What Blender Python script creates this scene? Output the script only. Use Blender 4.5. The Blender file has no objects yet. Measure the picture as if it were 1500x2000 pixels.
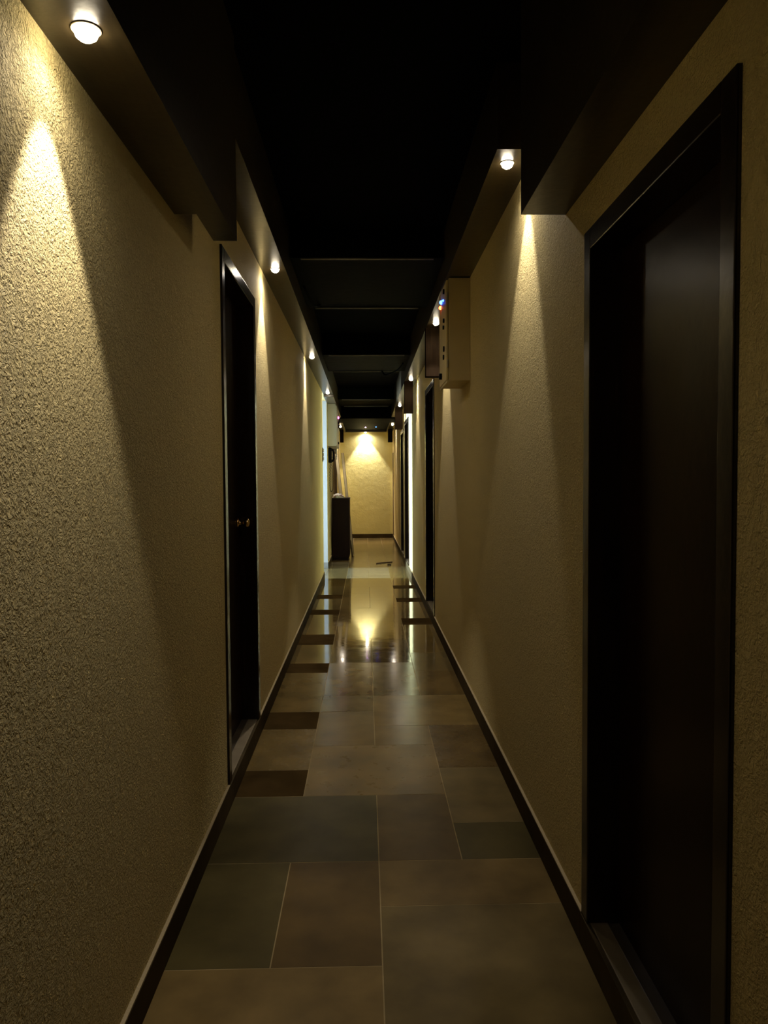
import bpy, bmesh, math, random
from mathutils import Vector, Matrix
random.seed(11)
S = bpy.context.scene
COL = S.collection
L, R, H = -0.62, 0.67, 1.45          # wall faces, lens height
WT = 0.20                            # wall thickness
Y0, YE = -2.6, 18.9                  # back and end of corridor
LEDGE, LOW, CEIL, DROP = 2.72, 2.322, 3.05, 2.60

# ---------------------------------------------------------------- helpers
def box(bm, x0, x1, y0, y1, z0, z1, bev=0.0, seg=2):
    r = bmesh.ops.create_cube(bm, size=1.0)
    vs = r['verts']
    bmesh.ops.scale(bm, vec=(x1-x0, y1-y0, z1-z0), verts=vs)
    bmesh.ops.translate(bm, vec=((x0+x1)/2, (y0+y1)/2, (z0+z1)/2), verts=vs)
    if bev > 0:
        es = list({e for v in vs for e in v.link_edges})
        bmesh.ops.bevel(bm, geom=es, offset=bev, segments=seg, affect='EDGES', profile=0.6)
def cyl(bm, c, r, h, axis='Z', seg=24, r2=None, bev=0):
    m = Matrix.Translation(c)
    if axis == 'X': m = m @ Matrix.Rotation(math.pi/2, 4, 'Y')
    if axis == 'Y': m = m @ Matrix.Rotation(-math.pi/2, 4, 'X')
    bmesh.ops.create_cone(bm, cap_ends=True, segments=seg, radius1=r, radius2=r if r2 is None else r2, depth=h, matrix=m)
def ball(bm, c, r, sc=(1, 1, 1), u=20, v=12):
    m = Matrix.Translation(c) @ Matrix.Diagonal((*sc, 1))
    bmesh.ops.create_uvsphere(bm, u_segments=u, v_segments=v, radius=r, matrix=m)
def lathe(bm, prof, M, seg=28):
    rows = []
    for (r, z) in prof:
        rows.append([bm.verts.new(M @ Vector((r*math.cos(2*math.pi*k/seg), r*math.sin(2*math.pi*k/seg), z))) for k in range(seg)])
    for a, b in zip(rows, rows[1:]):
        for k in range(seg):
            bm.faces.new((a[k], a[(k+1) % seg], b[(k+1) % seg], b[k]))
    for row, fl in ((rows[0], True), (rows[-1], False)):
        if prof[0 if fl else -1][0] > 1e-5:
            bm.faces.new(row[::-1] if fl else row)
def tube(bm, pts, r, seg=10):
    pts = [Vector(p) for p in pts]
    rows = []
    ref = Vector((0.13, 0.27, 0.95)).normalized()
    for i, p in enumerate(pts):
        t = (pts[min(i+1, len(pts)-1)] - pts[max(i-1, 0)]).normalized()
        a = t.cross(ref)
        if a.length < 1e-3: a = t.cross(Vector((1, 0, 0)))
        a.normalize(); b = t.cross(a)
        rows.append([bm.verts.new(p + r*(a*math.cos(2*math.pi*k/seg)+b*math.sin(2*math.pi*k/seg))) for k in range(seg)])
    for a, b in zip(rows, rows[1:]):
        for k in range(seg):
            bm.faces.new((a[k], a[(k+1) % seg], b[(k+1) % seg], b[k]))
    bm.faces.new(rows[0][::-1]); bm.faces.new(rows[-1])
def smooth_curve(pts, n=8):
    out = []
    P = [Vector(p) for p in pts]
    P = [P[0]] + P + [P[-1]]
    for i in range(1, len(P)-2):
        for k in range(n):
            t = k/n
            out.append(0.5*((2*P[i]) + (-P[i-1]+P[i+1])*t + (2*P[i-1]-5*P[i]+4*P[i+1]-P[i+2])*t*t + (-P[i-1]+3*P[i]-3*P[i+1]+P[i+2])*t**3))
    out.append(P[-2]); return out
def link(name, bm, mat, parent=None, smooth=False, origin=None):
    bmesh.ops.recalc_face_normals(bm, faces=bm.faces)
    me = bpy.data.meshes.new(name)
    if origin is not None:
        bmesh.ops.translate(bm, vec=-Vector(origin), verts=bm.verts)
    bm.to_mesh(me); bm.free()
    for p in me.polygons: p.use_smooth = smooth
    me.materials.append(mat)
    o = bpy.data.objects.new(name, me); COL.objects.link(o)
    if origin is not None: o.location = origin
    if parent is not None: o.parent = parent
    return o
def mk(name, mat, boxes, parent=None, bev=0.0, smooth=False, origin=None):
    bm = bmesh.new()
    for b in boxes: box(bm, *b, bev=bev)
    return link(name, bm, mat, parent, smooth, origin)
def struct(o): o['kind'] = 'structure'; return o
def thing(name, loc, label, cat, group=None):
    o = bpy.data.objects.new(name, None); COL.objects.link(o); o.location = loc
    o.empty_display_size = 0.05
    o['label'] = label; o['category'] = cat
    if group: o['group'] = group
    return o
def tag(o, label, cat, group=None):
    o['label'] = label; o['category'] = cat
    if group: o['group'] = group
    return o

# ---------------------------------------------------------------- materials
def mat(name, color, rough=0.5, metal=0.0, spec=0.5, noise=None, bump=None, coat=0.0, emit=None):
    m = bpy.data.materials.new(name); m.use_nodes = True
    nt = m.node_tree; b = nt.nodes['Principled BSDF']
    b.inputs['Base Color'].default_value = (*color, 1)
    b.inputs['Roughness'].default_value = rough
    b.inputs['Metallic'].default_value = metal
    b.inputs['Specular IOR Level'].default_value = spec
    b.inputs['Coat Weight'].default_value = coat
    b.inputs['Coat Roughness'].default_value = 0.08
    tc = nt.nodes.new('ShaderNodeTexCoord')
    if noise:
        (sc, stretch, c2, lo, hi) = noise
        mp = nt.nodes.new('ShaderNodeMapping'); mp.inputs['Scale'].default_value = stretch
        nt.links.new(tc.outputs['Object'], mp.inputs['Vector'])
        n = nt.nodes.new('ShaderNodeTexNoise'); n.inputs['Scale'].default_value = sc; n.inputs['Detail'].default_value = 6
        nt.links.new(mp.outputs['Vector'], n.inputs['Vector'])
        r = nt.nodes.new('ShaderNodeValToRGB')
        r.color_ramp.elements[0].position = lo; r.color_ramp.elements[0].color = (*color, 1)
        r.color_ramp.elements[1].position = hi; r.color_ramp.elements[1].color = (*c2, 1)
        nt.links.new(n.outputs['Fac'], r.inputs['Fac']); nt.links.new(r.outputs['Color'], b.inputs['Base Color'])
    if bump:
        (sc, dist, stren) = bump
        n = nt.nodes.new('ShaderNodeTexNoise'); n.inputs['Scale'].default_value = sc; n.inputs['Detail'].default_value = 3
        nt.links.new(tc.outputs['Object'], n.inputs['Vector'])
        bp = nt.nodes.new('ShaderNodeBump'); bp.inputs['Distance'].default_value = dist; bp.inputs['Strength'].default_value = stren
        nt.links.new(n.outputs['Fac'], bp.inputs['Height']); nt.links.new(bp.outputs['Normal'], b.inputs['Normal'])
    if emit:
        b.inputs['Emission Color'].default_value = (*emit[0], 1); b.inputs['Emission Strength'].default_value = emit[1]
    return m

def plaster(name, color, c2, d1, d2, s1=95, s2=26):
    m = bpy.data.materials.new(name); m.use_nodes = True
    nt = m.node_tree; N = nt.nodes.new; K = nt.links.new
    b = nt.nodes['Principled BSDF']; b.inputs['Roughness'].default_value = 0.75; b.inputs['Specular IOR Level'].default_value = 0.25
    tc = N('ShaderNodeTexCoord')
    nb = N('ShaderNodeTexNoise'); nb.inputs['Scale'].default_value = 2.3; nb.inputs['Detail'].default_value = 5
    K(tc.outputs['Object'], nb.inputs['Vector'])
    mx = N('ShaderNodeMix'); mx.data_type = 'RGBA'; mx.inputs['A'].default_value = (*color, 1); mx.inputs['B'].default_value = (*c2, 1)
    K(nb.outputs['Fac'], mx.inputs['Factor']); K(mx.outputs['Result'], b.inputs['Base Color'])
    # warped grains of the rough plaster
    w = N('ShaderNodeTexNoise'); w.inputs['Scale'].default_value = 30; w.inputs['Detail'].default_value = 2
    K(tc.outputs['Object'], w.inputs['Vector'])
    va = N('ShaderNodeVectorMath'); va.operation = 'MULTIPLY_ADD'; va.inputs[1].default_value = (0.03,)*3
    K(w.outputs['Color'], va.inputs[0]); K(tc.outputs['Object'], va.inputs[2])
    g = N('ShaderNodeTexNoise'); g.inputs['Scale'].default_value = s1; g.inputs['Detail'].default_value = 3; g.inputs['Roughness'].default_value = 0.6
    K(va.outputs['Vector'], g.inputs['Vector'])
    rp = N('ShaderNodeMapRange'); rp.inputs['From Min'].default_value = 0.38; rp.inputs['From Max'].default_value = 0.66
    K(g.outputs['Fac'], rp.inputs['Value'])
    b1 = N('ShaderNodeBump'); b1.inputs['Distance'].default_value = d1; b1.inputs['Strength'].default_value = 1
    K(rp.outputs['Result'], b1.inputs['Height'])
    g2 = N('ShaderNodeTexNoise'); g2.inputs['Scale'].default_value = s2; g2.inputs['Detail'].default_value = 4
    K(va.outputs['Vector'], g2.inputs['Vector'])
    b2 = N('ShaderNodeBump'); b2.inputs['Distance'].default_value = d2; b2.inputs['Strength'].default_value = 1
    K(g2.outputs['Fac'], b2.inputs['Height']); K(b1.outputs['Normal'], b2.inputs['Normal'])
    K(b2.outputs['Normal'], b.inputs['Normal'])
    return m

M_WALL = plaster('rough_cream_plaster', (0.78, 0.63, 0.28), (0.83, 0.68, 0.32), 0.0046, 0.005, 135, 32)
M_END = plaster('trowelled_cream_plaster', (0.80, 0.72, 0.29), (0.85, 0.77, 0.33), 0.0015, 0.008, 70, 9)
M_WHITE = mat('white_painted_plaster', (0.43, 0.45, 0.46), 0.7, bump=(60, 0.002, 1))
M_CEIL = mat('black_ceiling_paint', (0.0025, 0.0028, 0.003), 0.7, spec=0.006, bump=(9, 0.01, 0.6))
M_BEAM = mat('black_gloss_beam_paint', (0.0028, 0.0035, 0.0035), 0.6, spec=0.008, bump=(14, 0.004, 0.7))
M_BLOCK = mat('near_black_timber', (0.008, 0.005, 0.003), 0.8, spec=0.0, noise=(7, (9, 9, .6), (0.014, 0.009, 0.005), 0.35, 0.7))
M_LEDGE = mat('dark_varnished_timber', (0.026, 0.019, 0.009), 0.30, noise=(7, (9, 0.6, 9), (0.042, 0.030, 0.014), 0.35, 0.7), bump=(28, 0.0012, 0.7))
M_FRAME = mat('black_brown_gloss_frame', (0.012, 0.008, 0.006), 0.22, noise=(5, (8, 8, 0.5), (0.024, 0.014, 0.008), 0.4, 0.7), bump=(30, 0.0006, 0.5))
M_LEAF = mat('polished_dark_door_leaf', (0.010, 0.005, 0.0025), 0.27, spec=0.08, noise=(4, (10, 10, 0.6), (0.020, 0.009, 0.004), 0.35, 0.7), bump=(22, 0.0008, 0.6))
M_SKIRT = mat('dark_stone_skirting', (0.050, 0.036, 0.016), 0.65, spec=0.04, noise=(6, (1, 1, 1), (0.075, 0.054, 0.026), 0.35, 0.7), bump=(40, 0.001, 0.5))
M_SKIRT_PALE = mat('grey_stone_skirting', (0.20, 0.20, 0.19), 0.5, noise=(8, (1, 1, 1), (0.28, 0.28, 0.27), 0.35, 0.7))
M_CAULK = mat('pale_caulk_line', (0.45, 0.36, 0.20), 0.8, bump=(80, 0.002, 1))
M_SILL = mat('tan_stone_sill', (0.20, 0.16, 0.10), 0.35, noise=(9, (1, 1, 1), (0.27, 0.22, 0.14), 0.35, 0.7))
M_SILL_IN = mat('dark_threshold_stone', (0.05, 0.038, 0.022), 0.4, noise=(9, (1, 1, 1), (0.08, 0.06, 0.035), 0.35, 0.7))
M_PANEL = mat('cream_enamel_steel', (0.60, 0.49, 0.23), 0.5, spec=0.3, noise=(4, (1, 1, 1), (0.66, 0.54, 0.27), 0.3, 0.7))
M_PANELG = mat('grey_enamel_steel', (0.42, 0.39, 0.34), 0.45, noise=(4, (1, 1, 1), (0.48, 0.45, 0.40), 0.3, 0.7))
M_BLACK = mat('black_plastic', (0.006, 0.006, 0.007), 0.5, spec=0.04)
M_WPLAS = mat('white_plastic', (0.75, 0.73, 0.68), 0.35)
M_BRASS = mat('brass_knob', (0.75, 0.55, 0.28), 0.2, metal=1.0)
M_EDGE = mat('grey_painted_strip', (0.14, 0.14, 0.13), 0.4)
M_STEEL = mat('brushed_steel', (0.5, 0.5, 0.5), 0.3, metal=1.0)
M_CAB = mat('dark_brown_laminate', (0.008, 0.0025, 0.002), 0.5, spec=0.12, noise=(5, (8, 8, 0.6), (0.014, 0.005, 0.003), 0.35, 0.7))
M_PLANK = mat('pale_planed_wood', (0.66, 0.54, 0.33), 0.55, noise=(7, (12, 12, 0.7), (0.76, 0.64, 0.42), 0.35, 0.7))
M_PLANKE = mat('dark_stained_wood_edge', (0.06, 0.035, 0.018), 0.5)
M_PIPE = mat('brown_painted_pipe', (0.16, 0.10, 0.045), 0.4)
M_PIPEW = mat('white_pvc_pipe', (0.70, 0.66, 0.58), 0.4)
M_CLOTH = mat('white_crumpled_cloth', (0.80, 0.76, 0.72), 0.8, bump=(60, 0.003, 0.6))
M_PINK = mat('pink_stripe_cloth', (0.55, 0.22, 0.22), 0.8)
M_STICK = mat('dark_dry_stick', (0.07, 0.04, 0.02), 0.7)
M_BEZEL = mat('satin_bezel', (0.75, 0.68, 0.55), 0.35, metal=0.3)
M_LAMP = mat('warm_led_lens', (1, 0.9, 0.7), 0.3, emit=((1.0, 0.86, 0.62), 60))
M_RED = mat('red_indicator', (0.8, 0.05, 0.02), 0.2, emit=((1.0, 0.09, 0.02), 14))
M_BLUE = mat('blue_indicator', (0.05, 0.1, 0.9), 0.2, emit=((0.02, 0.10, 1.0), 30))
M_MAG = mat('pink_indicator', (0.8, 0.1, 0.4), 0.2, emit=((1.0, 0.07, 0.38), 12))
M_VIO = mat('violet_indicator', (0.7, 0.4, 0.9), 0.2, emit=((0.85, 0.45, 1.0), 40))
M_GLASS = bpy.data.materials.new('window_glass'); M_GLASS.use_nodes = True
gn = M_GLASS.node_tree; gn.nodes.clear()
_o = gn.nodes.new('ShaderNodeOutputMaterial'); _m = gn.nodes.new('ShaderNodeMixShader'); _t = gn.nodes.new('ShaderNodeBsdfTransparent'); _g = gn.nodes.new('ShaderNodeBsdfGlossy')
_g.inputs['Roughness'].default_value = 0.02; _m.inputs[0].default_value = 0.06
gn.links.new(_t.outputs[0], _m.inputs[1]); gn.links.new(_g.outputs[0], _m.inputs[2]); gn.links.new(_m.outputs[0], _o.inputs[0])

def floor_mat():
    m = bpy.data.materials.new('polished_stone_slabs'); m.use_nodes = True
    nt = m.node_tree; N = nt.nodes.new; K = nt.links.new
    b = nt.nodes['Principled BSDF']
    at = N('ShaderNodeAttribute'); at.attribute_name = 'slab'
    tc = N('ShaderNodeTexCoord')
    n1 = N('ShaderNodeTexNoise'); n1.inputs['Scale'].default_value = 5; n1.inputs['Detail'].default_value = 8
    K(tc.outputs['Object'], n1.inputs['Vector'])
    mr = N('ShaderNodeMapRange'); mr.inputs['To Min'].default_value = 0.72; mr.inputs['To Max'].default_value = 1.28
    mr.inputs['From Min'].default_value = 0.3; mr.inputs['From Max'].default_value = 0.7
    K(n1.outputs['Fac'], mr.inputs['Value'])
    mu = N('ShaderNodeVectorMath'); mu.operation = 'SCALE'
    K(at.outputs['Color'], mu.inputs[0]); K(mr.outputs['Result'], mu.inputs['Scale'])
    K(mu.outputs['Vector'], b.inputs['Base Color'])
    n2 = N('ShaderNodeTexNoise'); n2.inputs['Scale'].default_value = 14; n2.inputs['Detail'].default_value = 6
    K(tc.outputs['Object'], n2.inputs['Vector'])
    r2 = N('ShaderNodeMapRange'); r2.inputs['To Min'].default_value = 0.03; r2.inputs['To Max'].default_value = 0.09
    r2.inputs['From Min'].default_value = 0.3; r2.inputs['From Max'].default_value = 0.7
    K(n2.outputs['Fac'], r2.inputs['Value'])
    ad = N('ShaderNodeMath'); ad.operation = 'ADD'; K(r2.outputs['Result'], ad.inputs[0]); K(at.outputs['Alpha'], ad.inputs[1])
    K(ad.outputs['Value'], b.inputs['Roughness'])
    sp = N('ShaderNodeMapRange'); sp.inputs['From Min'].default_value = 0.0; sp.inputs['From Max'].default_value = 0.45
    sp.inputs['To Min'].default_value = 0.42; sp.inputs['To Max'].default_value = 0.0
    K(at.outputs['Alpha'], sp.inputs['Value']); K(sp.outputs['Result'], b.inputs['Specular IOR Level'])
    n3 = N('ShaderNodeTexNoise'); n3.inputs['Scale'].default_value = 3.5; n3.inputs['Detail'].default_value = 3
    K(tc.outputs['Object'], n3.inputs['Vector'])
    bp = N('ShaderNodeBump'); bp.inputs['Distance'].default_value = 0.0006; bp.inputs['Strength'].default_value = 1
    K(n3.outputs['Fac'], bp.inputs['Height']); K(bp.outputs['Normal'], b.inputs['Normal'])
    return m
M_FLOOR = floor_mat()

# ---------------------------------------------------------------- floor of stone slabs in foot-wide columns
PX0, PX1 = 11.22, 12.51              # side passage (y range)
PXL = -6.2                           # far end of the side passage
xa, xb, xc = -0.295, 0.04, 0.357
DK = (0.080, 0.062, 0.020); DB = (0.105, 0.066, 0.020); BR = (0.165, 0.110, 0.034)
GR = (0.145, 0.104, 0.038); LB = (0.185, 0.124, 0.042); D2 = (0.055, 0.034, 0.012); PL = (0.19, 0.155, 0.085)
slabs = [
 (L, xb, 1.55, 2.23, LB, .05), (xb, R, 1.45, 2.55, GR, .05), (L, xa, 2.23, 2.86, DK, .04), (xa, xb, 2.23, 2.86, DB, .04),
 (xb, R, 2.55, 2.86, LB, .05), (L, xb, 2.86, 3.47, DK, .03), (xb, xc, 2.86, 3.47, DB, .02), (xc, R, 2.86, 3.175, DK, .04),
 (xc, R, 3.175, 3.79, GR, .03), (L, xa, 3.47, 3.79, D2, .03), (L, xa, 3.79, 4.42, BR, .02), (L, xa, 4.42, 4.75, D2, .02),
 (xa, xc, 3.47, 4.13, BR, .02), (xc, R, 3.79, 4.46, DB, .03), (xa, xb, 4.13, 4.75, BR, .02), (xb, xc, 4.13, 4.46, BR, .0),
 (xb, R, 4.46, 5.09, BR, .0), (xa, xb, 4.75, 5.09, GR, .0), (L, xa, 4.75, 5.72, BR, .0), (L, xa, 5.72, 6.02, D2, .0),
 (xa, xb, 5.09, 6.02, BR, .0), (xb, xc, 5.09, 6.02, GR, .0), (xc, R, 5.09, 5.75, DB, .0), (xc, R, 5.75, 6.35, GR, .02),
 (xa, xb, 6.02, 6.6, GR, .0), (xb, xc, 6.02, 6.9, DB, .0), (xc, R, 6.35, 7.58, BR, .0), (xc, R, 7.58, 7.94, D2, .02),
 (L, xa, 6.02, 6.7, BR, .0), (L, xa, 6.7, 7.15, D2, .02), (L, xa, 7.15, 8.2, BR, .0), (L, xa, 8.2, 8.52, D2, .02),
 (xa, xc, 6.9, 7.75, BR, .0), (xa, xb, 6.6, 6.9, BR, .0), (xa, xc, 7.75, 8.6, LB, .0), (xc, R, 7.94, 9.0, BR, .0),
 (xc, R, 9.0, 9.3, D2, .03), (L, xa, 8.52, 9.3, GR, .0), (L, xa, 9.3, 9.62, D2, .02), (xa, xb, 8.6, 9.7, LB, .0),
 (xb, xc, 8.6, 9.4, BR, .0), (xb, xc, 9.4, 10.3, LB, .0), (xc, R, 9.3, 10.1, GR, .0), (xc, R, 10.1, 10.42, D2, .02),
 (xc, R, 10.42, 11.22, BR, .0), (xa, xb, 9.7, 10.3, BR, .0), (xa, xc, 10.3, 11.22, BR, .0), (L, xa, 9.62, 10.4, GR, .0),
 (L, xa, 10.4, 11.22, DB, .0),
 (L, xa, 11.22, 12.55, GR, .1), (xa, xb, 11.22, 12.55, PL, .1), (xb, xc, 11.22, 12.55, PL, .1), (xc, R, 11.22, 12.55, GR, .1)]
for (a, b_) in ((L, xa), (xa, xb), (xb, xc), (xc, R)):
    y = 12.55
    while y < YE:
        y1 = min(y + random.choice((0.6, 0.9, 1.2)), YE)
        if YE - y1 < 0.25: y1 = YE
        slabs.append((a, b_, y, y1, random.choice((LB, BR, GR, PL)), .12)); y = y1
slabs += [(L, xb, 0.6, 1.55, GR, .05), (xb, R, 0.5, 1.45, BR, .05), (L, xb, Y0, -1.0, BR, .05), (L, xb, -1.0, 0.6, DK, .05), (xb, R, Y0, 0.5, DB, .05)]
x = L
while x > PXL + 0.01:
    x1 = max(x - 0.7, PXL); slabs.append((x1, x, PX0, PX1, PL, .12)); x = x1
bm = bmesh.new(); cl = bm.loops.layers.float_color.new('slab')
def colour(n0, c):
    bm.faces.ensure_lookup_table()
    for f in bm.faces[n0:]:
        for lp in f.loops: lp[cl] = c
g = 0.0020
for (a, b_, c, d, col, ro) in slabs:
    n0 = len(bm.faces); k = random.uniform(0.9, 1.1)
    ro += max(0.0, min(0.26, (6.3-c)*0.075)) if a >= L else 0
    if col is D2: ro = .45
    box(bm, a+g, b_-g, c+g, d-g, -0.03, 0.0)
    colour(n0, (col[0]*k, col[1]*k, col[2]*k, ro))
n0 = len(bm.faces)
box(bm, L-WT-.01, R+WT, Y0-WT, YE+WT, -0.08, -0.0008); box(bm, PXL-.2, L-WT-.01, PX0-WT, PX1+WT, -0.08, -0.0008)
colour(n0, (0.34, 0.26, 0.13, 0.6))
struct(link('floor', bm, M_FLOOR))

# ---------------------------------------------------------------- walls
def wall(name, xin, xout, holes, y0, y1, mat_, top=CEIL):
    x0, x1 = min(xin, xout), max(xin, xout)
    bm = bmesh.new(); y = y0
    for (a, b_, z) in holes:
        box(bm, x0, x1, y, a, 0, top)
        if z < top: box(bm, x0, x1, a, b_, z, top)
        y = b_
    box(bm, x0, x1, y, y1, 0, top)
    return struct(link(name, bm, mat_))
DL = (3.36, 4.36, 2.465)
DR = [(1.37, 2.32, 2.18), (7.45, 8.50, 2.42), (11.86, 13.02, 2.41), (13.42, 14.46, 2.33)]
wall('wall_left', L, L-WT, [DL, (PX0, PX1, LEDGE+.02)], Y0, YE, M_WALL)
wall('wall_right', R, R+WT, DR, Y0, YE, M_WALL)
struct(mk('wall_end', M_END, [(L-WT, R+WT, YE, YE+WT, 0, CEIL)]))
struct(mk('wall_back', M_WALL, [(L-WT, R+WT, Y0-WT, Y0, 0, CEIL)]))
struct(mk('ceiling', M_CEIL, [(L-WT, R+WT, Y0-WT, YE+WT, CEIL, CEIL+.1), (L, R, 15.2, YE, DROP+.045, CEIL)]))
# side passage towards daylight
W0, W1 = 0.35, 2.45
struct(mk('wall_passage_near', M_WHITE, [(PXL, L-WT, PX0-.12, PX0, 0, CEIL)]))
struct(mk('wall_passage_far', M_WHITE, [(PXL, L-WT, PX1, PX1+.12, 0, CEIL), (L-WT, L-.004, PX1-.004, PX1, 0.1, LEDGE)]))
struct(mk('wall_passage_end', M_WHITE, [(PXL-.15, PXL, PX0-.12, PX1+.12, 0, W0), (PXL-.15, PXL, PX0-.12, PX1+.12, W1, CEIL)]))
struct(mk('ceiling_passage', M_WHITE, [(PXL-.15, L-WT, PX0-.12, PX1+.12, LEDGE+.02, LEDGE+.1)]))
w = thing('window_1', (PXL-.07, (PX0+PX1)/2, W0), 'x', 'x'); del w['label']; del w['category']; struct(w)
def kid(name, mat_, boxes, parent, bev=0.0, smooth=False):
    o = mk(name, mat_, boxes, None, bev, smooth)
    o.parent = parent; o.matrix_parent_inverse = Matrix.Translation(-Vector(parent.location)); return o
def kbm(name, bm, mat_, parent, smooth=False):
    o = link(name, bm, mat_, None, smooth); o.parent = parent
    o.matrix_parent_inverse = Matrix.Translation(-Vector(parent.location)); return o
kid('window_frame', M_WPLAS, [(PXL-.10, PXL-.05, PX0, PX0+.05, W0, W1), (PXL-.10, PXL-.05, PX1-.05, PX1, W0, W1), (PXL-.10, PXL-.05, PX0, PX1, W0, W0+.05), (PXL-.10, PXL-.05, PX0, PX1, W1-.05, W1), (PXL-.10, PXL-.05, 11.84, 11.88, W0, W1)], w)
kid('window_pane', M_GLASS, [(PXL-.078, PXL-.072, PX0+.05, PX1-.05, W0+.05, W1-.05)], w)

# ---------------------------------------------------------------- skirting
def skirting(name, xf, sgn, spans, m=M_SKIRT):
    bm = bmesh.new()
    for (a, b_) in spans:
        x0, x1 = sorted((xf, xf + sgn*0.013)); box(bm, x0, x1, a, b_, 0, 0.1, bev=0.0015)
    o = struct(link(name, bm, m)); 
    bm = bmesh.new()
    for (a, b_) in spans:
        x0, x1 = sorted((xf, xf + sgn*0.011)); box(bm, x0, x1, a, b_, 0.1, 0.1022)
    c = link('caulk_line', bm, M_CAULK, o); c['label'] = 'pale line of filler along the top of the skirting'
    return o
skirting('baseboard_left', L, 1, [(Y0, DL[0]), (DL[1], PX0)])
skirting('baseboard_left_far', L, 1, [(PX1, YE)])
skirting('baseboard_right', R, -1, [(Y0, DR[0][0]), (DR[0][1], DR[1][0]), (DR[1][1], DR[2][0]), (DR[2][1], DR[3][0]), (DR[3][1], YE)])
struct(mk('baseboard_end', M_SKIRT, [(L+.013, R-.013, YE-.013, YE, 0, .1)], bev=.0015))
struct(mk('baseboard_passage', M_SKIRT_PALE, [(PXL, L, PX1-.018, PX1-.004, 0, .1)], bev=.0015))

# ---------------------------------------------------------------- timber ledges and dropped boxes under the ceiling
def slope_ledge(name, xw, xc_, y0, y1):
    x0, x1 = sorted((xw, xc_)); bm = bmesh.new()
    pr = [(y0, LEDGE), (min(12.0, y1), LEDGE)] + ([(y1, DROP)] if y1 > 12.01 else [])
    cols = []
    for (y, z) in pr:
        cols.append([bm.verts.new((x0, y, z)), bm.verts.new((x1, y, z)), bm.verts.new((x1, y, CEIL-.001)), bm.verts.new((x0, y, CEIL-.001))])
    for a, b_ in zip(cols, cols[1:]):
        for k in range(4): bm.faces.new((a[k], a[(k+1) % 4], b_[(k+1) % 4], b_[k]))
    bm.faces.new(cols[0]); bm.faces.new(cols[-1][::-1])
    return struct(link(name, bm, M_LEDGE))
LC, RC = L+.145, R-.152
slope_ledge('trim_1', L, LC, 2.86, YE)
slope_ledge('trim_2', R, RC, 3.01, YE)
struct(mk('trim_3', M_LEDGE, [(L, L+.072, Y0, 2.573, LOW, CEIL-.001), (L+.072, L+.157, Y0, 2.855, LOW, CEIL-.001)]))
struct(mk('trim_4', M_LEDGE, [(RC+.003, R, Y0, 2.572, LOW, CEIL-.001)]))
for i, (y0, y1, x0, x1, zt) in enumerate([(6.49, 6.585, .513, .63, LEDGE), (10.02, 10.17, .513, .625, LEDGE), (13.28, 13.42, .520, .645, LEDGE-.03), (17.86, 18.06, .530, .635, DROP+.005), (17.86, 18.06, -.588, -.506, DROP+.005)]):
    struct(mk('trim_%d' % (5+i), M_BLOCK, [(x0, x1, y0, y1, LOW-.012, zt)], bev=.003))
struct(mk('trim_10', M_LEDGE, [(L+.002, LC+.004, 11.55, PX1+.02, LEDGE-.035, LEDGE-.001)], bev=.002))
struct(mk('trim_11', M_LEDGE, [(LC, RC, 18.72, YE, DROP, DROP+.046)]))
struct(mk('trim_12', M_PIPE, [(R-.012, R, 18.35, 18.84, .1, 2.08)], bev=.002))
# black beams crossing under the ceiling
for i, (y0, y1, z) in enumerate([(5.0, 6.42, 2.87), (8.72, 10.03, 2.85), (13.55, 14.78, 2.85)]):
    bo = struct(mk('trim_%d' % (13+i), M_BEAM, [(LC+.002, RC-.002, y0, y1, z, CEIL-.001)], bev=.004))
    for yy in (y0, y1):
        e = mk('beam_edging', M_EDGE, [(LC+.07, RC-.07, yy-.006, yy+.006, z-.011, z-.0005)], bo, bev=.002); e['label'] = 'thin grey strip along the beam edge'

# ---------------------------------------------------------------- doors
def door(n, xin, sgn, y0, y1, zt, knob=None, knob_z=1.2, sillc=M_SILL, depth=.085):
    """sgn = +1 for the right wall (outwards)."""
    d = bpy.data.objects.new('door_%d' % n, None); COL.objects.link(d); d.location = (xin, (y0+y1)/2, 0); struct(d)
    def X(a, b_): return tuple(sorted((xin + sgn*a, xin + sgn*b_)))
    fw, pr = .062, -.010
    a, b_ = X(pr, depth+.03)
    kid('door_frame', M_FRAME, [(a, b_, y0, y0+fw, .1, zt), (a, b_, y1-fw, y1, .1, zt), (a, b_, y0+fw-.001, y1-fw+.001, zt-fw, zt)], d, bev=.004)
    a, b_ = X(depth-.012, depth+.03)
    # leaf with shallow raised border
    lf = kid('door_leaf', M_LEAF, [(X(depth, depth+.035)[0], X(depth, depth+.035)[1], y0+fw, y1-fw, .105, zt-fw)], d, bev=.003)
    a, b_ = X(.001, .055)
    kid('door_sill', sillc, [(a, b_, y0, y1, .0, .1)], d, bev=.004)
    a, b_ = X(.055, WT)
    kid('threshold', M_SILL_IN, [(a, b_, y0, y1, .0, .098)], d)
    a, b_ = X(-.013, .001)
    kid('sill_riser', M_SKIRT, [(a, b_, y0, y1, .0, .099)], d, bev=.0015)
    if knob is not None:
        M = Matrix.Translation((xin + sgn*depth, knob, knob_z)) @ Matrix.Rotation(-sgn*math.pi/2, 4, 'Y')
        bm = bmesh.new()
        lathe(bm, [(.027, 0), (.027, .003), (.022, .007), (.011, .010), (.010, .028), (.018, .034), (.025, .045), (.026, .053), (.021, .061), (.010, .065), (0.0001, .066)], M)
        k = kbm('door_knob', bm, M_BRASS, d, True); k['label'] = 'round brass knob'
    return d
door(1, R, 1, *DR[0], knob=None)
door(2, L, -1, *DL, knob=4.235, knob_z=1.215)
door(3, R, 1, *DR[1], knob=7.62)
door(4, R, 1, *DR[2], knob=None)
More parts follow.
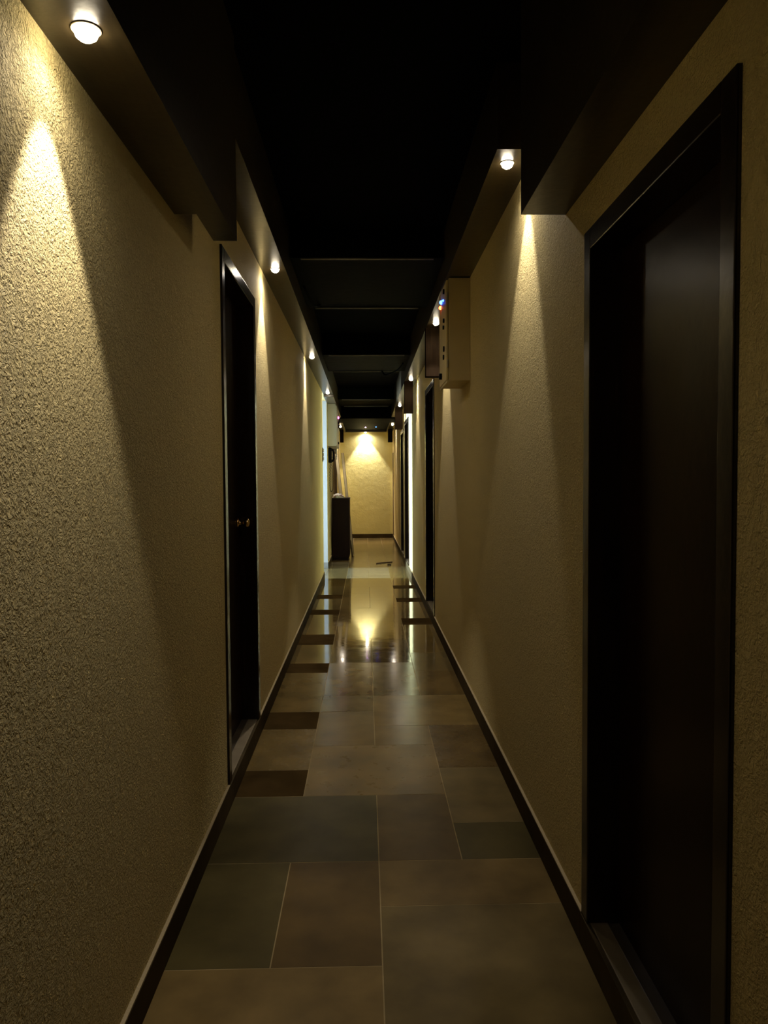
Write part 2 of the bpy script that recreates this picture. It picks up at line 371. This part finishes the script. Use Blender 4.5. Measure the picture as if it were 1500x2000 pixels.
door(5, R, 1, *DR[3], knob=None)

# ---------------------------------------------------------------- downlights
SPILL = 0.17
WARM = (1.0, 0.90, 0.80)
def downlight(loc, label, energy, tilt=0.0, group='small recessed downlights along the corridor', ang=62):
    t = thing('recessed_downlight', loc, label, 'downlight', group)
    x, y, z = loc
    bm = bmesh.new(); M = Matrix.Translation((0, 0, 0))
    lathe(bm, [(.024, -.0005), (.0285, -.0005), (.029, -.0015), (.028, -.0025), (.0255, -.003), (.024, -.002)], M)
    o = link('bezel', bm, M_BEZEL, t, True)
    bm = bmesh.new()
    lathe(bm, [(.0235, -.001), (.0235, -.006), (.020, -.015), (.012, -.021), (0.0001, -.023)], M)
    o = link('lens', bm, M_LAMP, t, True); o['label'] = 'glowing warm lens'
    ld = bpy.data.lights.new('downlight_lamp', 'SPOT'); ld.energy = energy; ld.color = WARM
    ld.spot_size = math.radians(ang); ld.spot_blend = 0.38; ld.shadow_soft_size = 0.012
    lo = bpy.data.objects.new('downlight_lamp', ld); COL.objects.link(lo); lo.parent = t; lo.location = (0, 0, -.026); lo.rotation_euler = (math.radians(tilt), 0, 0)
    ld = bpy.data.lights.new('downlight_spill', 'SPOT'); ld.energy = energy*(.09 if loc[1] < 2 else .30 if loc[1] < 4 else SPILL); ld.color = WARM
    ld.spot_size = math.radians(172); ld.spot_blend = 0.8; ld.shadow_soft_size = 0.014
    lo = bpy.data.objects.new('downlight_spill', ld); COL.objects.link(lo); lo.parent = t; lo.location = (0, 0, -.026)
    return t
E0 = 31.5
def lz(y): return LEDGE if y < 12 else LEDGE + (DROP-LEDGE)*(y-12)/(YE-12)
lights = [
 (-.533, 1.535, LOW, 'nearest downlight on the left, in the low timber box by the brightest patch of wall', E0*1.2, 2),
 (-.535, 4.70, LEDGE, 'left downlight beyond the black doorway, in the high timber ledge', E0*1.5, 0),
 (-.545, 8.02, LEDGE, 'left downlight midway along the ledge, between its two neighbours', E0*1.6, 0),
 (-.545, 11.30, LEDGE, 'left downlight at the corner of the side opening', E0*.8, 0),
 (-.545, 14.08, lz(14.08), 'left downlight half hidden just behind the grey electrical box', E0*1.5, 0),
 (-.550, 17.20, lz(17.2), 'farthest left downlight, beside the grey wall box and small dark block', E0*2, 0),
 (.580, 3.139, LEDGE, 'nearest downlight on the right, at the front end of the high timber ledge', E0*.95, 8),
 (.583, 6.30, LEDGE, 'right downlight just past the cream electrical box', E0*1.5, 4),
 (.586, 9.81, LEDGE, 'right downlight beyond the second black doorway, before a dropped timber block', E0*1.6, 0),
 (.590, 13.08, lz(13.08), 'right downlight above the daylit doorway', E0*1.6, 0),
 (.596, 16.75, lz(16.75), 'farthest right downlight, close to the end wall', E0*2, 0)]
for (x, y, z, lab, e, ti) in lights: downlight((x, y, z), lab, e, ti)
downlight((.005, 18.80, DROP), 'downlight in the middle of the end soffit above the bright end wall', E0*5.5, group=None, ang=76)

# indicator lights on the dropped ceiling at the far end
def indicator(name, loc, m, label):
    t = thing(name, loc, label, 'indicator light')
    bm = bmesh.new(); lathe(bm, [(.016, 0), (.016, -.004), (.012, -.008), (.008, -.008)], Matrix()); link('housing', bm, M_BLACK, t, True)
    bm = bmesh.new(); ball(bm, (0, 0, -.009), .011); link('bulb', bm, m, t, True)
indicator('indicator_light', (.008, 17.6, DROP+.045), M_VIO, 'violet white pin light on the black ceiling in front of the end wall')
indicator('indicator_light', (.245, 17.5, DROP+.045), M_BLUE, 'blue pin light on the black ceiling to the right of the violet one')

# ---------------------------------------------------------------- electrical box, right
yb0, yb1, zb0, zb1 = 4.89, 5.34, 2.072, 2.716
xw, xf = R, .517
t = thing('electrical_box', (R, (yb0+yb1)/2, zb0), 'cream steel electrical box on the right wall under the ledge, with red and blue lights', 'electrical box')
kid('enclosure', M_PANEL, [(xf+.016, xw-.001, yb0, yb1, zb0, zb1)], t, bev=.003)
kid('box_door', M_PANEL, [(xf, xf+.014, yb0+.004, yb1-.004, zb0+.006, zb1-.012)], t, bev=.005)
kid('bottom_lip', M_PANEL, [(xf+.004, xf+.018, yb0-.003, yb1, zb0-.012, zb0+.004)], t, bev=.002)
def xcyl(name, m, parent, x, y, z, r, h, sgn=-1):
    bm = bmesh.new(); cyl(bm, (x+sgn*h/2, y, z), r, h, 'X', 20)
    return kbm(name, bm, m, parent, False)
for (yy, zz, nm, m, r, h) in [(5.00, 2.655, 'selector_switch', M_BLACK, .016, .010), (5.00, 2.47, 'push_button', M_BLACK, .014, .010), (5.02, 2.43, 'push_button', M_BLACK, .013, .010),
                        (5.01, 2.29, 'selector_switch', M_BLACK, .018, .008), (5.03, 2.24, 'push_button', M_BLACK, .016, .008), (5.18, 2.135, 'lock_knob', M_BLACK, .021, .018)]:
    xcyl(nm, m, t, xf, yy, zz, r, h)
for (yy, zz, nm, m) in [(5.17, 2.625, 'blue_lamp', M_BLUE), (5.22, 2.60, 'red_lamp', M_RED), (5.05, 2.61, 'blue_lamp', M_BLUE)]:
    bm = bmesh.new(); ball(bm, (xf-.004, yy, zz), .013 if yy > 5.1 else .006, (.9, 1, 1)); o = kbm(nm, bm, m, t, True)
    o['label'] = nm.replace('_', ' ') + ' lit'
for zz in (2.18, 2.60):
    bm = bmesh.new(); cyl(bm, (xf+.008, yb0+.001, zz), .005, .05, 'Z', 10); kbm('hinge', bm, M_STEEL, t)

# grey box, left beyond the side opening
ya, yb, za, zb = 12.72, 13.86, 2.0, 2.695
t = thing('electrical_box', (L, (ya+yb)/2, za), 'grey steel electrical box on the left wall beyond the side opening, with pink light', 'electrical box')
kid('enclosure', M_PANELG, [(L+.001, -.488, ya, yb, za, zb)], t, bev=.004)
kid('box_door', M_PANELG, [(-.487, -.472, ya+.004, 13.3, za+.008, zb-.03)], t, bev=.004)
kid('box_door', M_PANELG, [(-.487, -.472, 13.31, yb-.004, za+.008, zb-.03)], t, bev=.004)
for (yy, zz, nm, m, r) in [(13.40, 2.43, 'selector_switch', M_BLACK, .028), (13.58, 2.38, 'selector_switch', M_BLACK, .03), (13.38, 2.08, 'lock_knob', M_BLACK, .022)]:
    xcyl(nm, m, t, -.472, yy, zz, r, .022, 1)
for (yy, z0, z1) in [(13.35, 2.22, 2.34), (13.35, 2.10, 2.19)]:
    kid('label_plate', M_WPLAS, [(-.472, -.468, yy-.02, yy+.06, z0, z1)], t, bev=.001)
bm = bmesh.new(); ball(bm, (-.462, 13.36, 2.515), .022, (.7, 1, 1)); o = kbm('pink_lamp', bm, M_MAG, t, True); o['label'] = 'pink lamp lit'

# ---------------------------------------------------------------- wall phone
t = thing('wall_phone', (L, 12.95, 1.75), 'black wall phone with coiled cord hanging below the grey electrical box', 'phone')
kid('phone_base', M_BLACK, [(L+.0, L+.055, 12.87, 13.03, 1.73, 1.98)], t, bev=.010)
bm = bmesh.new()
pts = [(L+.060, 12.92, 1.955), (L+.080, 12.92, 1.93), (L+.090, 12.92, 1.855), (L+.082, 12.92, 1.78), (L+.062, 12.92, 1.75)]
tube(bm, smooth_curve(pts, 6), .016, 12)
ball(bm, (L+.066, 12.92, 1.945), .027, (1, 1.1, .8)); ball(bm, (L+.066, 12.92, 1.765), .027, (1, 1.1, .8))
kbm('handset', bm, M_BLACK, t, True)
kid('number_pad', M_BLACK, [(L+.0545, L+.058, 12.965, 13.015, 1.80, 1.92)], t, bev=.001)
bm = bmesh.new(); coil = []
path = smooth_curve([(L+.03, 12.90, 1.735), (L+.022, 12.90, 1.5), (L+.024, 12.905, 1.31), (L+.045, 12.93, 1.245), (L+.068, 12.96, 1.32), (L+.066, 12.95, 1.5), (L+.05, 12.93, 1.74)], 24)
for i, p in enumerate(path):
    coil.append(p + Vector((.006*math.cos(i*1.3), .006*math.sin(i*1.3), 0)))
tube(bm, coil, .0035, 6); kbm('coiled_cord', bm, M_BLACK, t, True)
# white cover above the phone
tag(mk('junction_box', M_WPLAS, [(L-.003, L+.05, 13.10, 13.20, 1.90, 1.985)], bev=.006), 'small white junction box on the left wall behind the black phone', 'junction box')

# switch plate at the corner of the left wall
t = thing('switch_plate', (L, 11.14, 1.81), 'narrow switch plate with three white rockers at the corner of the left wall', 'light switch')
kid('plate', M_BLACK, [(L, L+.008, 11.09, 11.19, 1.71, 1.91)], t, bev=.002)
for zz in (1.75, 1.81, 1.87): kid('rocker', M_WPLAS, [(L+.008, L+.020, 11.11, 11.17, zz-.022, zz+.022)], t, bev=.004)

# ---------------------------------------------------------------- pipes and planks on the left wall beyond the boxes
def pipe(x, y, z0, z1, r, m, label, nm='wall_pipe'):
    t = thing(nm, (x, y, z0), label, 'pipe')
    bm = bmesh.new(); cyl(bm, (0, 0, (z1-z0)/2), r, z1-z0, 'Z', 16); link('pipe_run', bm, m, t, True)
    for k in (0.25, 0.8):
        bm = bmesh.new(); zz = (z1-z0)*k
        box(bm, L+.0005-x, 0, -.012, .012, zz-.01, zz+.01, bev=.002); lathe(bm, [(r+.0005, zz-.01), (r+.004, zz-.01), (r+.004, zz+.01), (r+.0005, zz+.01)], Matrix(), 16)
        link('pipe_clip', bm, M_STEEL, t)
pipe(-.594, 14.74, 0.1, 2.66, .014, M_PIPE, 'thin brown pipe up the left wall behind the leaning planks')
pipe(-.575, 14.92, 0.1, 2.655, .021, M_PIPE, 'thick brown pipe up the left wall, farther than the thin one')
pipe(-.520, 13.78, 1.80, 1.998, .010, M_PIPEW, 'short white pipe stub hanging under the grey electrical box')
def plank(y, xb_, zt, xt, wdt, label):
    t = thing('wooden_plank', (xb_, y, 0), label, 'plank')
    ang = math.atan2(xt-xb_, zt); ln = math.hypot(xt-xb_, zt)
    Mr = Matrix.Rotation(ang, 4, 'Y')
    for nm, m, a in (('board', M_PLANK, (-wdt/2+.005, wdt/2-.005)), ('dark_edge', M_PLANKE, (-wdt/2, -wdt/2+.005)), ('dark_edge', M_PLANKE, (wdt/2-.005, wdt/2))):
        bm = bmesh.new(); box(bm, a[0], a[1], -.010, .010, .008, ln, bev=.001)
        bm.transform(Mr); link(nm, bm, m, t)
plank(14.47, -.345, 1.93, -.545, .060, 'pale plank leaning behind the dark cabinet, the one closer to the wall')
plank(14.56, -.250, 1.95, -.432, .052, 'pale plank with dark edges leaning out farthest past the dark cabinet')
bm = bmesh.new(); box(bm, -.012, .012, -.05, .05, 0, .30, bev=.002); bm.transform(Matrix.Translation((-.262, 14.46, 0)) @ Matrix.Rotation(-.12, 4, 'Y'))
bmesh.ops.translate(bm, vec=(0, 0, .003), verts=bm.verts)
tag(link('board_offcut', bm, M_PLANKE, None, False), 'short dark board standing on the floor against the foot of the leaning planks', 'board')

# ---------------------------------------------------------------- dark cabinet
cx0, cx1, cy0, cy1, ch = -.602, -.305, 13.69, 14.38, 1.115
t = thing('shoe_cabinet', ((cx0+cx1)/2, (cy0+cy1)/2, 0), 'tall dark brown wooden cabinet standing against the left wall beyond the side opening', 'cabinet')
kid('carcass', M_CAB, [(cx0, cx1, cy0, cy1, .05, ch-.02)], t, bev=.003)
kid('plinth', M_CAB, [(cx0+.01, cx1-.02, cy0+.012, cy1-.01, 0, .051)], t)
kid('cabinet_top', M_CAB, [(cx0, cx1+.018, cy0-.008, cy1+.01, ch-.02, ch)], t, bev=.003)
for (a, b_) in ((cy0+.005, (cy0+cy1)/2-.002), ((cy0+cy1)/2+.002, cy1-.005)):
    dd = kid('cabinet_door', M_CAB, [(cx1, cx1+.012, a, b_, .07, ch-.03)], t, bev=.002)
    yy = b_-.04 if a < 13.8 else a+.04
    bm = bmesh.new(); cyl(bm, (cx1+.020, yy, .65), .007, .016, 'X', 12); o = kbm('door_knob', bm, M_STEEL, t, True)
    o.parent = dd; o.matrix_parent_inverse = Matrix.Translation(-Vector(t.location))
# crumpled cloth on top
def crumple(name, c, sx, sy, sz, m, seed):
    bm = bmesh.new(); bmesh.ops.create_icosphere(bm, subdivisions=4, radius=1.0)
    from mathutils import noise
    for v in bm.verts:
        p = v.co.copy(); n = 1 + .35*noise.noise(p*2.3+Vector((seed, 0, 0))) + .22*noise.noise(p*5.5+Vector((0, seed, 0)))
        v.co = Vector((p.x*sx*n, p.y*sy*n, max(p.z*n, -.25)*sz + .25*sz))
    bm.transform(Matrix.Translation(c)); return link(name, bm, m, None, True)
o = crumple('crumpled_cloth', (-.50, 13.86, ch), .09, .12, .062, M_CLOTH, 3.1)
tag(o, 'crumpled white cloth with pink stripes lying on top of the dark cabinet', 'cloth')
for k, (dx, w_) in enumerate(((-.03, .05), (.045, .04))):
    bm = bmesh.new()
    tube(bm, smooth_curve([(-.50+dx-w_, 13.80, ch+.008), (-.50+dx-.01, 13.752, ch+.045), (-.50+dx+w_*.6, 13.76, ch+.055), (-.50+dx+w_, 13.80, ch+.02)], 6), .0045, 8)
    s = link('pink_stripe', bm, M_PINK, o, True); s['label'] = 'folded pink hem of the cloth'

# ---------------------------------------------------------------- things on the floor
bm = bmesh.new(); tube(bm, smooth_curve([(.174, 13.10, .009), (.25, 13.16, .010), (.36, 13.26, .009), (.454, 13.32, .009)], 6), .009, 8)
tag(link('dry_stick', bm, M_STICK, None, True), 'thin dark stick lying on the floor past the side opening', 'stick')
bm = bmesh.new(); tube(bm, smooth_curve([(.362, 12.87, .011), (.39, 12.90, .013), (.42, 12.90, .010)], 6), .011, 8)
tag(link('wood_scrap', bm, M_STICK, None, True), 'short dark scrap lying on the floor just in front of the long stick', 'scrap')

# cables under the ceiling
def cable(pts, r, label):
    bm = bmesh.new(); tube(bm, smooth_curve(pts, 8), r, 8)
    tag(link('ceiling_cable', bm, M_BEAM, None, True), label, 'cable')
cable([(.22, 9.95, 2.842), (.27, 9.95, 2.79), (.40, 9.6, 2.80), (.46, 9.3, 2.842)], .009, 'black cable sagging under the second ceiling beam near the right ledge')
cable([(-.36, 6.3, 2.862), (-.40, 6.1, 2.82), (-.44, 5.7, 2.862)], .009, 'black cable sagging under the nearest ceiling beam beside the left ledge')

# ---------------------------------------------------------------- daylight at the end of the side passage
wd = bpy.data.worlds.new('sky'); S.world = wd; wd.use_nodes = True
bg = wd.node_tree.nodes['Background']; bg.inputs['Color'].default_value = (0.55, 0.70, 1.0, 1); bg.inputs['Strength'].default_value = 1.0
al = bpy.data.lights.new('daylight', 'AREA'); al.shape = 'RECTANGLE'; al.size = 1.2; al.size_y = 2.0
al.energy = 480; al.spread = math.radians(50); al.color = (0.60, 0.80, 1.0)
ao = bpy.data.objects.new('daylight', al); COL.objects.link(ao); ao.location = (PXL-.3, (PX0+PX1)/2, (W0+W1)/2)
ao.rotation_euler = (math.radians(90), 0, math.radians(-90))

# ---------------------------------------------------------------- camera
f = 1500.0; roll = .0075
Yc = Vector(((714-750)/f, (1000-936)/f, -1)).normalized()
up = Vector((-roll, 1, 0)).normalized(); up = (up - Yc*up.dot(Yc)).normalized(); Xc = Yc.cross(up)
cd = bpy.data.cameras.new('camera'); co = bpy.data.objects.new('camera', cd); COL.objects.link(co)
cd.sensor_fit = 'VERTICAL'; cd.sensor_height = 24; cd.lens = 24*f/2000; cd.clip_start = .02; cd.clip_end = 100
co.matrix_world = Matrix.Translation((0, 0, H)) @ Matrix((Xc, Yc, up)).to_4x4()
S.camera = co
S.view_settings.view_transform = 'Standard'; S.view_settings.look = 'None'; S.view_settings.gamma = 1
S.view_settings.use_curve_mapping = False; S.view_settings.exposure = 0.0
c = S.cycles; c.use_denoising = True; c.max_bounces = 10; c.diffuse_bounces = 5; c.glossy_bounces = 5
c.sample_clamp_indirect = 6; c.caustics_reflective = False; c.caustics_refractive = False
